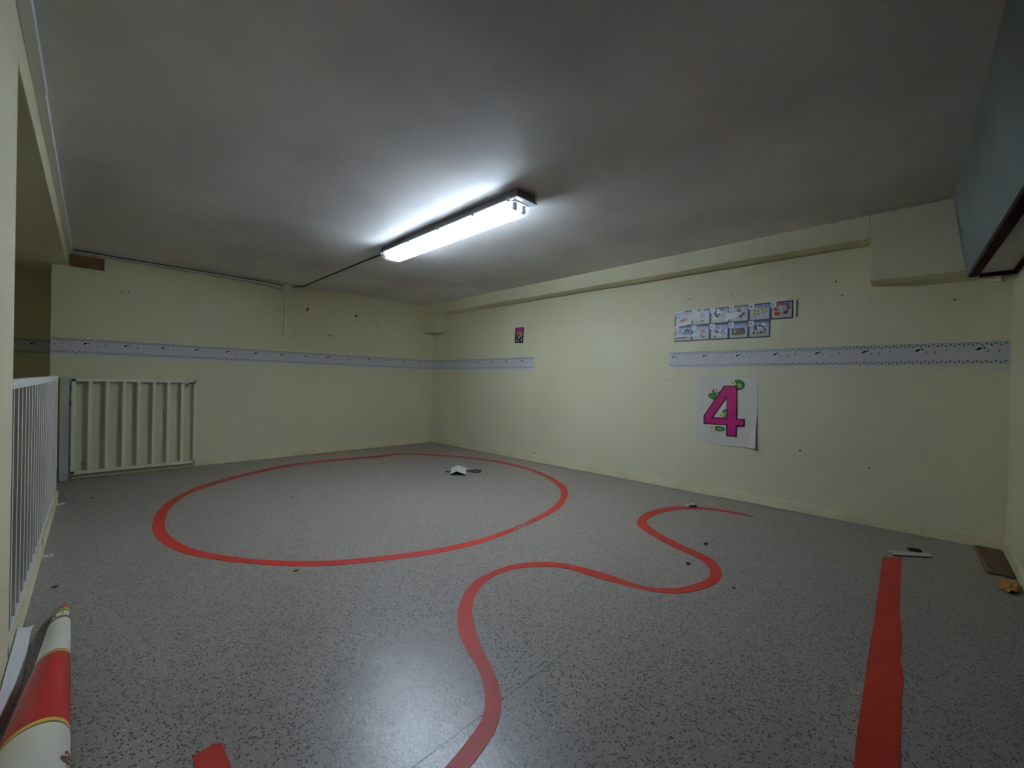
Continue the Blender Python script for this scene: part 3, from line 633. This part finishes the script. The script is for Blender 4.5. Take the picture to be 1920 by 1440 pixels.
# ten number cards in two rows
UP = [-4.082, -4.250, -4.419, -4.583, -4.746, -4.916, -5.081]
def card(i, row, num, label, art, torn=()):
    u0, u1 = UP[i], UP[i + 1]; z0, z1 = ((1.601, 1.751) if row == 0 else (1.453, 1.600))
    W, Hh = u1 - u0, z1 - z0
    def P(a, c): return (u0 + W * a, z0 + Hh * c)
    def rect(a0, c0, a1, c1): return [P(a0, c0), P(a1, c0), P(a1, c1), P(a0, c1)]
    t = thing('number_card', (0, (u0 + u1) / 2, z0), label, 'picture card', 'number picture cards on the right wall')
    b = MB(); b.slab([rect(0, 0, 1, 1)], 0, -0.0022, 'x', M['navy'])
    wall_loop(b, rect(0.06, 0.075, 0.945, 0.93), 0.0028, M['sky_hi'] if row == 0 else M['sky_lo'])
    lift = 0.0034
    for (a, c, r1, r2, rot, m_) in art:
        wall_loop(b, E_(P(a, c), r1, r2, 10, rot), lift, M[m_]); lift += 0.00012
    for lp in torn: wall_loop(b, [P(*q) for q in lp], lift, M['torn']); lift += 0.0002
    b.build('picture', t, recalc=False)
    if num is not None:
        b = MB(); wall_loop(b, rect(-0.01, 0.70, 0.27, 1.02), 0.0062, M['white_ink'])
        vs, fs = text_polys(num, Hh * 0.17, True); k = 0.06 if len(num) == 1 else 0.02
        b.add([(-0.0068, u0 + W * k - v[0], z0 + Hh * 0.77 + v[1]) for v in vs], fs, M['grey_ink'] if num in ('1', '2') else M['ink'])
        b.build('number_tab', t, recalc=False)
    return t
rnd = random.Random(3)
def cluster(n, a0, a1, c0, c1, cols, r=0.010):
    out = []
    for k in range(n): out.append((rnd.uniform(a0, a1), rnd.uniform(c0, c1), 1.45 * r * rnd.uniform(0.5, 1.25), 1.45 * r * rnd.uniform(0.4, 0.9), rnd.uniform(-1, 1), cols[k % len(cols)]))
    return out
TB = [(-0.03, -0.02), (0.55, 0.04), (1.0, 0.12), (1.0, 0.30), (0.55, 0.32), (0.2, 0.12)]
card(0, 0, None, 'torn number card at the top left of the rows, mostly white with a pinkish patch', [(0.55, 0.42, 0.032, 0.014, -0.35, 'pink_ink'), (0.42, 0.36, 0.014, 0.010, -0.3, 'brown_ink'), (0.28, 0.62, 0.006, 0.009, 0, 'ink'), (0.10, 0.60, 0.006, 0.006, 0, 'ink'), (0.62, 0.80, 0.020, 0.003, -0.1, 'grey_ink')],
     [TB, [(-0.03, 0.80), (0.5, 0.92), (0.62, 1.02), (-0.03, 1.02)], [(0.70, 0.2), (1.0, 0.2), (1.0, 0.86), (0.80, 0.80)], [(0.05, 0.66), (0.72, 0.76), (0.68, 0.82), (0.05, 0.72)], [(0.2, 0.40), (0.4, 0.56), (0.75, 0.60), (0.75, 0.64), (0.3, 0.60)]])
card(1, 0, '1', 'number card second in the top row, half torn to white with a thin dark figure', [(0.56, 0.56, 0.003, 0.026, 0, 'ink'), (0.56, 0.26, 0.018, 0.007, 0, 'ink'), (0.66, 0.62, 0.006, 0.012, -0.5, 'grey_ink'), (0.30, 0.20, 0.010, 0.004, 0, 'brown_ink'), (0.68, 0.40, 0.004, 0.012, -0.6, 'grey_ink')],
     [[(-0.02, 0.32), (0.32, 0.36), (0.48, 0.48), (0.50, 0.80), (0.30, 0.86), (0.28, 1.02), (0.20, 1.02), (-0.02, 0.9)], [(0.52, 0.94), (0.62, 0.92), (0.64, 1.02), (0.50, 1.02)]])
card(2, 0, '2', 'number card third in the top row with black and white spotted shapes', [(0.48, 0.55, 0.040, 0.030, 0.2, 'white_ink')] + cluster(13, 0.22, 0.50, 0.34, 0.85, ['ink', 'white_ink', 'ink'], 0.010) + [(0.62, 0.48, 0.026, 0.020, 0, 'border_mid'), (0.62, 0.86, 0.026, 0.008, 0.1, 'ink'), (0.62, 0.50, 0.004, 0.016, 0, 'grey_ink'), (0.72, 0.44, 0.004, 0.014, 0.3, 'grey_ink')],
     [[(0.78, 0.18), (1.0, 0.14), (1.0, 0.68), (0.86, 0.60)]])
card(3, 0, '3', 'number card with a 3 in the top row, yellowish figures over a torn white patch', [(0.50, 0.75, 0.030, 0.018, 0, 'grey_ink'), (0.34, 0.76, 0.014, 0.012, 0, 'face'), (0.66, 0.80, 0.014, 0.012, 0, 'face'), (0.74, 0.62, 0.012, 0.020, 0.3, 'face'), (0.50, 0.68, 0.016, 0.010, 0, 'brown_ink')] + cluster(5, 0.5, 0.78, 0.30, 0.48, ['ink', 'navy', 'white_ink'], 0.011),
     [[(-0.02, 0.22), (0.35, 0.26), (0.55, 0.44), (0.62, 0.60), (0.30, 0.62), (-0.02, 0.60)]])
card(4, 0, '4', 'number card with a 4 in the top row and yellow shapes with dark spots', [(0.36, 0.72, 0.020, 0.016, 0, 'yellow_ink'), (0.34, 0.46, 0.018, 0.018, 0.3, 'yellow_ink'), (0.70, 0.62, 0.017, 0.024, 0.1, 'yellow_ink')] + [(a, c, 0.005, 0.005, 0, 'ink') for a, c in ((0.26, 0.80), (0.46, 0.78), (0.26, 0.58), (0.46, 0.56), (0.26, 0.40), (0.48, 0.36), (0.34, 0.22), (0.58, 0.80), (0.80, 0.78), (0.84, 0.50), (0.68, 0.46), (0.60, 0.64))])
card(5, 0, '5', 'number card with a 5 at the right end of the top row, red figures', [(0.28, 0.80, 0.016, 0.012, 0, 'red_ink'), (0.52, 0.86, 0.014, 0.014, 0, 'red_ink'), (0.72, 0.80, 0.015, 0.013, 0, 'red_ink'), (0.24, 0.58, 0.015, 0.016, 0, 'red_ink'), (0.80, 0.62, 0.013, 0.018, 0, 'red_ink'), (0.30, 0.32, 0.026, 0.018, 0.2, 'red_ink'), (0.68, 0.38, 0.022, 0.016, -0.2, 'brown_ink'), (0.50, 0.56, 0.012, 0.014, 0, 'white_ink')] + cluster(11, 0.2, 0.8, 0.28, 0.86, ['brown_ink', 'ink', 'pink_ink'], 0.006))
LT = [[(0.0, 0.28), (0.30, 0.33), (1.0, 0.30), (1.0, 0.36), (0.3, 0.42), (0.0, 0.36)]]
card(0, 1, '6', 'number card with a 6 in the bottom row, dark heads over a black bar', cluster(14, 0.28, 0.86, 0.44, 0.74, ['ink', 'grey_ink', 'white_ink', 'navy'], 0.010) + [(0.52, 0.25, 0.045, 0.006, -0.05, 'ink'), (0.22, 0.24, 0.012, 0.005, 0, 'ink')], LT)
card(1, 1, '7', 'number card with a 7 in the bottom row, orange and red star-like figures', [(0.64, 0.58, 0.026, 0.020, 0, 'pink_ink'), (0.58, 0.66, 0.012, 0.010, 0, 'red_ink'), (0.74, 0.64, 0.014, 0.006, 0.5, 'orange_ink'), (0.62, 0.24, 0.018, 0.006, 0.2, 'ink')] + cluster(9, 0.46, 0.84, 0.28, 0.72, ['face', 'orange_ink', 'ink', 'white_ink'], 0.008), [[(0.0, 0.26), (0.42, 0.30), (0.46, 0.44), (0.2, 0.50), (0.0, 0.48)]])
card(2, 1, '8', 'number card with an 8 in the bottom row, grey and dark bird-like shapes', [(0.45, 0.74, 0.022, 0.010, 0.4, 'grey_ink'), (0.36, 0.52, 0.020, 0.010, 0.3, 'navy'), (0.68, 0.56, 0.018, 0.010, -0.4, 'grey_ink'), (0.27, 0.20, 0.013, 0.006, -0.5, 'ink'), (0.42, 0.46, 0.006, 0.012, 0.4, 'ink'), (0.62, 0.40, 0.012, 0.006, 0.3, 'grey_ink'), (0.55, 0.62, 0.016, 0.010, 0, 'white_ink'), (0.52, 0.30, 0.022, 0.008, 0.2, 'white_ink'), (0.78, 0.40, 0.010, 0.005, -0.5, 'ink')])
card(3, 1, '9', 'number card with a 9 in the bottom row and a brown trough on grass', [(0.48, 0.28, 0.058, 0.016, 0, 'green_light'), (0.48, 0.26, 0.050, 0.013, 0, 'grass_ink')])
b = MB(); P9 = lambda a, c: (UP[3] + (UP[4] - UP[3]) * a, 1.453 + 0.147 * c)
for lp, m_ in (([(0.16, 0.62), (0.80, 0.66), (0.86, 0.30), (0.18, 0.28)], 'ink'), ([(0.22, 0.58), (0.74, 0.60), (0.76, 0.34), (0.24, 0.32)], 'brown_ink'), ([(0.24, 0.56), (0.40, 0.57), (0.38, 0.36), (0.25, 0.34)], 'pink_ink')):
    b.slab([[P9(*q) for q in lp]], -0.004, -0.0045 - (0.0003 if m_ != 'ink' else 0) - (0.0003 if m_ == 'pink_ink' else 0), 'x', M[m_], side=False)
nine = [o for o in COL.objects if o.get('label', '').startswith('number card with a 9')][0]
b.build('trough', nine, recalc=False)
card(4, 1, '10', 'number card with a 10 in the bottom row, many dark little figures', cluster(16, 0.25, 0.78, 0.46, 0.82, ['navy', 'grey_ink', 'ink', 'white_ink'], 0.010) + [(0.26, 0.30, 0.010, 0.012, 0, 'ink'), (0.44, 0.30, 0.010, 0.012, 0, 'ink'), (0.59, 0.31, 0.010, 0.012, 0, 'ink'), (0.73, 0.32, 0.010, 0.012, 0, 'ink'), (0.80, 0.46, 0.007, 0.007, 0, 'ink'), (0.44, 0.33, 0.005, 0.006, 0, 'white_ink'), (0.73, 0.33, 0.004, 0.005, 0, 'white_ink')])
# curled blank strip beside the 5 card
b = MB(); vs = []; fs = []
for j in range(7):
    for i in range(5):
        fu, fv = i / 4, j / 6
        vs.append((-0.003 - 0.012 * fu * fu, -5.084 - 0.020 * fu, 1.612 + 0.142 * fv))
for j in range(6):
    for i in range(4): fs.append((j * 5 + i, j * 5 + i + 1, (j + 1) * 5 + i + 1, (j + 1) * 5 + i))
b.add(vs, fs, M['paper']); tag(b.build('paper_strip', recalc=False), 'narrow white paper strip curling off the wall at the right end of the number cards', 'paper strip')

# ------------------------------------------------------------------ rolled poster and loose sheet by the left pier
ro = thing('rolled_poster', (-4.20, -3.9, 0.0), 'rolled-up poster in red and cream lying by the left wall', 'rolled poster')
b = MB(); n = 40
ys = [-3.335 - 0.012 * k for k in range(int((4.95 - 3.335) / 0.012))]
def rr(y):
    y = max(y, -4.48)
    return 0.0265 + 0.035 * (-3.335 - y) if y > -3.78 else 0.0421 + 0.050 * (-3.78 - y)
def band(y):
    if y > -3.440: return 'tube_skin'
    if y > -3.462: return 'tube_dark'
    if y > -3.775: return 'tube_cream'
    if y > -3.782: return 'tube_dark'
    if y > -3.796: return 'tube_yellow'
    if y > -4.262: return 'tube_red'
    if y > -4.280: return 'tube_yellow'
    if y > -4.288: return 'tube_dark'
    return 'tube_cream'
def ring_pts(y, n=n, grow=0.0):
    r = rr(y) + grow; xc = -4.1625 - rr(y)
    return [(xc + r * math.cos(2 * math.pi * k / n), y + 0.028 * (1 - math.cos(2 * math.pi * k / n)) * -0.5, rr(y) + 0.001 + r * math.sin(2 * math.pi * k / n)) for k in range(n)]
yy = sorted(set([-3.335, -3.44, -3.462, -3.775, -3.782, -3.796, -4.262, -4.280, -4.288, -4.95] + [-3.335 - 0.03 * k for k in range(1, 54)]), reverse=True)
yy = [y for i, y in enumerate(yy) if i == 0 or abs(y - yy[i - 1]) > 0.004]
body_y = [y for y in yy if y <= -3.44]
for y0, y1 in zip(body_y[:-1], body_y[1:]):
    a, c = ring_pts(y0), ring_pts(y1)
    b.add(a + c, [(k, (k + 1) % n, n + (k + 1) % n, n + k) for k in range(n)], M[band((y0 + y1) / 2)])
bm_o = b.build('outer_sheet', ro, smooth=True)
# inner end sticking out: red cap, yellow and green bands, pale face
b = MB()
prof = [(-3.45, -0.005, 'tube_skin'), (-3.40, -0.005, 'tube_skin'), (-3.375, -0.004, 'tube_cream'), (-3.352, -0.003, 'tube_green'), (-3.336, -0.003, 'tube_yellow'), (-3.326, -0.003, 'tube_red'), (-3.305, -0.004, 'tube_red'), (-3.285, -0.008, 'tube_red'), (-3.268, -0.014, 'tube_red'), (-3.258, -0.0225, 'tube_red')]
for (y0, g0, m0), (y1, g1, m1) in zip(prof[:-1], prof[1:]):
    a, c = ring_pts(y0, n, g0), ring_pts(y1, n, g1)
    b.add(a + c, [(k, n + k, n + (k + 1) % n, (k + 1) % n) for k in range(n)], M[m1])
b.add(ring_pts(-3.258, n, -0.0225), [tuple(range(n))], M['tube_red'])
cxx = -4.1625 - rr(-3.40)
for dx, yv, r1, r2, m_ in ((-0.008, -3.374, 0.0055, 0.007, 'grey_ink'), (0.006, -3.405, 0.004, 0.006, 'brown_ink'), (-0.015, -3.42, 0.003, 0.012, 'brown_ink')):
    zc = rr(yv) + 0.001 + math.sqrt(max(1e-6, (rr(yv) - 0.004) ** 2 - dx * dx)) + 0.0012
    b.add([(cxx + p[0], p[1], zc - abs(p[0] - dx) * 0.4) for p in ellipse((dx, yv), r1, r2, 10)], [tuple(range(10))], M[m_])
o = b.build('inner_end', ro, smooth=True); o['label'] = 'narrow inner end with a red tip over yellow and green bands'
b = MB(); r_ = rr(-4.42)
for dth, yv, s in ((0.35, -4.41, 0.018), (0.55, -4.44, 0.014), (0.25, -4.45, 0.02)):
    rad = rr(yv) + 0.001; xc = -4.1625 - rr(yv)
    b.add([(xc + rad * math.cos(dth + p[0] / rad), yv + p[1] - 0.012, rr(yv) + 0.001 + rad * math.sin(dth + p[0] / rad)) for p in ellipse((0, 0), s * 0.8, s, 10, 0.5)], [tuple(range(10))], M['brown_ink'])
b.build('printed_mark', ro, recalc=False)
b = MB(); vs = []; fs = []
W0 = [((-4.264, -3.323), -3.515), ((-4.270, -3.384), -3.54), ((-4.271, -3.536), -3.62), ((-4.272, -3.763), -3.80), ((-4.276, -3.844), -3.90), ((-4.286, -3.968), -4.02), ((-4.293, -4.043), -4.10), ((-4.302, -4.130), -4.20)]
ns = 4
for k, ((xr, yr), yl) in enumerate(W0):
    xl = LX(yl) + 0.003
    for i in range(ns + 1):
        f = i / ns
        vs.append((xl + (xr - xl) * f, yl + (yr - yl) * f, 0.003 + 0.082 * (1 - f) ** 1.25 * (1 - 0.05 * k)))
for k in range(len(W0) - 1):
    for i in range(ns): fs.append((k * (ns + 1) + i, k * (ns + 1) + i + 1, (k + 1) * (ns + 1) + i + 1, (k + 1) * (ns + 1) + i))
b.add(vs, fs, M['torn']); tag(b.build('paper_sheet', smooth=True), 'white paper sheet lying along the foot of the left wall beside the rolled poster', 'paper sheet')

# ------------------------------------------------------------------ litter on the floor
def prism(loop, z0, z1, mat, b): b.slab([loop], z0, z1, 'z', mat)
# folded grey card
b = MB()
c0, c1, c2, c3 = Vector((-1.335, -2.235)), Vector((-1.205, -2.345)), Vector((-0.985, -2.090)), Vector((-1.110, -1.975))
m0, m1 = (c0 + c1) / 2 + Vector((-0.012, 0.010)), (c3 + c2) / 2 + Vector((-0.012, 0.010))
hs = 0.047; t_ = 0.0015
pts = [(c0.x, c0.y, 0.0128), (m0.x, m0.y, hs), (c1.x, c1.y, 0.0128), (c3.x, c3.y, 0.0128), (m1.x, m1.y, hs), (c2.x, c2.y, 0.0128)]
b.add(pts + [(p[0], p[1], p[2] + t_) for p in pts], [(0, 1, 4, 3), (1, 2, 5, 4), (6, 9, 10, 7), (7, 10, 11, 8), (0, 6, 7, 1), (1, 7, 8, 2), (3, 4, 10, 9), (4, 5, 11, 10), (0, 3, 9, 6), (2, 8, 11, 5)], M['card_grey'])
tag(b.build('folded_card'), 'pale grey folded card standing like a low tent on the floor inside the red ring', 'card')
t = thing('looped_strap', (-1.03, -2.2, 0), 'black strap with a looped end poking out from under the folded grey card', 'strap')
b = MB(); b.tube([(-1.265, -2.06, 0.0062), (-1.15, -2.13, 0.0062), (-1.06, -2.20, 0.0062), (-1.02, -2.215, 0.012)], 0.006, M['black'], 8); b.build('strip', t, smooth=True)
b = MB(); lc = Vector((-0.985, -2.262)); b.tube([(lc.x + 0.056 * math.cos(a), lc.y + 0.056 * math.sin(a), 0.0075) for a in [2 * math.pi * k / 20 for k in range(21)]], 0.0065, M['black'], 8, cap=False); b.build('loop', t, smooth=True)
b = MB(); b.tube([(-1.03, -2.14, 0.012), (-1.0, -2.12, 0.014), (-0.985, -2.15, 0.014)], 0.004, M['card_grey'], 6); b.build('tag', t, smooth=True)
# cardboard strip, clump, board, wrapper, scraps
b = MB(); prism([(-0.600, -5.732), (-0.648, -5.762), (-0.510, -5.935), (-0.452, -5.915)], 0.006, 0.011, M['cardboard'], b)
b.slab([[(-0.606, -5.742), (-0.640, -5.762), (-0.520, -5.920), (-0.470, -5.910)]], 0.0003, 0.006, 'z', M['crumb'])
tag(b.build('cardboard_strip', recalc=False), 'pale cardboard strip on the floor at the end of the straight red stripe', 'cardboard')
def lump(name, c, r, mat, label, cat, seed, flat=0.6, group=None, sub=2):
    bm = bmesh.new(); bmesh.ops.create_icosphere(bm, subdivisions=sub, radius=1.0); rg = random.Random(seed)
    for v in bm.verts:
        k = 0.72 + 0.5 * rg.random(); v.co = Vector((v.co.x * r[0] * k, v.co.y * r[1] * k, max(-0.9, v.co.z) * r[2] * k))
    zmin = min(v.co.z for v in bm.verts)
    for v in bm.verts: v.co += Vector((c[0], c[1], c[2] - zmin))
    me = bpy.data.meshes.new(name); bm.to_mesh(me); bm.free(); me.materials.append(mat)
    o = bpy.data.objects.new(name, me); COL.objects.link(o)
    if label: tag(o, label, cat, group)
    return o
lump('dark_clump', (-0.458, -5.852, 0.0005), (0.014, 0.034, 0.012), M['crumb'], 'small dark clump on the floor behind the pale cardboard strip', 'debris', 5)
b = MB(); bl = [(-0.018, -6.130), (-0.018, -6.246), (-0.573, -6.254), (-0.583, -6.150)]
prism(bl, 0.0003, 0.011, M['brown_board'], b)
b.add([(-0.018, -6.130, 0.0114), (-0.583, -6.150, 0.0114), (-0.583, -6.157, 0.0114), (-0.018, -6.136, 0.0114)], [(0, 1, 2, 3)], M['brown_edge'])
tag(b.build('brown_board', recalc=False), 'flat dark brown board lying in the front right corner against the skirting', 'board')
lump('crumpled_wrapper', (-0.775, -6.212, 0.0005), (0.085, 0.036, 0.016), M['gold_foil'], 'crumpled gold and red wrapper on the floor in the front right corner', 'wrapper', 11, sub=3)
b = MB(); prism([(-0.558, -4.444), (-0.574, -4.467), (-0.548, -4.485), (-0.530, -4.461)], 0.002, 0.016, M['white_ink'], b)
prism([(-0.522, -4.474), (-0.548, -4.499), (-0.518, -4.525), (-0.492, -4.495)], 0.002, 0.018, M['ink'], b)
prism([(-0.518, -4.469), (-0.538, -4.489), (-0.513, -4.509), (-0.492, -4.489)], 0.018, 0.022, M['white_ink'], b)
tag(b.build('paper_scrap', recalc=False), 'tiny black and white scrap on the far bend of the winding red line', 'scrap')
crumb_labels = ['dark crumb inside the upper bend of the winding red line, near the wall', 'dark crumb inside the middle bend of the winding red line', 'dark crumb just outside the near edge of the red ring',
                'dark crumb inside the red ring, the one further left of two', 'dark crumb inside the red ring, the one nearer the folded card', 'dark crumb on the floor between the red ring and the back wall',
                'dark crumb beside the foot of the railing, just beyond the rolled poster', 'dark crumb on the dim floor in front of the open gate', 'dark crumb just in front of the folded grey card', 'dark crumb on the floor to the right of the winding red line']
order = [0, 1, 2, 4, 3, 5, 6, 7, 8, 9]
for k, (x, y) in enumerate(CRUMBS):
    s = 0.013 if k < 2 else 0.009
    lump('floor_crumb', (x, y, 0.0003), (s * 1.5, s, s * 0.35), M['crumb'], crumb_labels[order[k] if k in (3, 4) else k], 'crumb', 20 + k, group='dark crumbs on the floor', sub=1)

# ------------------------------------------------------------------ camera, world, view
cd = bpy.data.cameras.new('camera'); cam = bpy.data.objects.new('camera', cd); COL.objects.link(cam)
yaw, pitch, roll = [math.radians(a) for a in CAM_ROT]
f = Vector((math.sin(yaw) * math.cos(pitch), math.cos(yaw) * math.cos(pitch), math.sin(pitch)))
r0 = Vector((math.cos(yaw), -math.sin(yaw), 0)); u0 = r0.cross(f)
r = r0 * math.cos(roll) + u0 * math.sin(roll); u = -r0 * math.sin(roll) + u0 * math.cos(roll)
mat = Matrix((r, u, -f)).transposed().to_4x4(); mat.translation = Vector(CAM_LOC)
cam.matrix_world = mat
cd.sensor_fit = 'HORIZONTAL'; cd.sensor_width = 36.0; cd.lens = CAM_F / 1920 * 36.0; cd.clip_start = 0.02
scene.camera = cam
w = bpy.data.worlds.new('world'); scene.world = w; w.use_nodes = True
w.node_tree.nodes['Background'].inputs[0].default_value = (0.5, 0.55, 0.6, 1); w.node_tree.nodes['Background'].inputs[1].default_value = 0.006
scene.view_settings.view_transform = 'Standard'; scene.view_settings.look = 'None'
scene.view_settings.exposure = EXPOSURE; scene.view_settings.gamma = 1.0; scene.view_settings.use_curve_mapping = False
scene.cycles.use_denoising = True
scene.cycles.max_bounces = 10; scene.cycles.diffuse_bounces = 6; scene.cycles.transparent_max_bounces = 16
scene.cycles.sample_clamp_indirect = 6.0
scene.cycles.caustics_reflective = False; scene.cycles.caustics_refractive = False
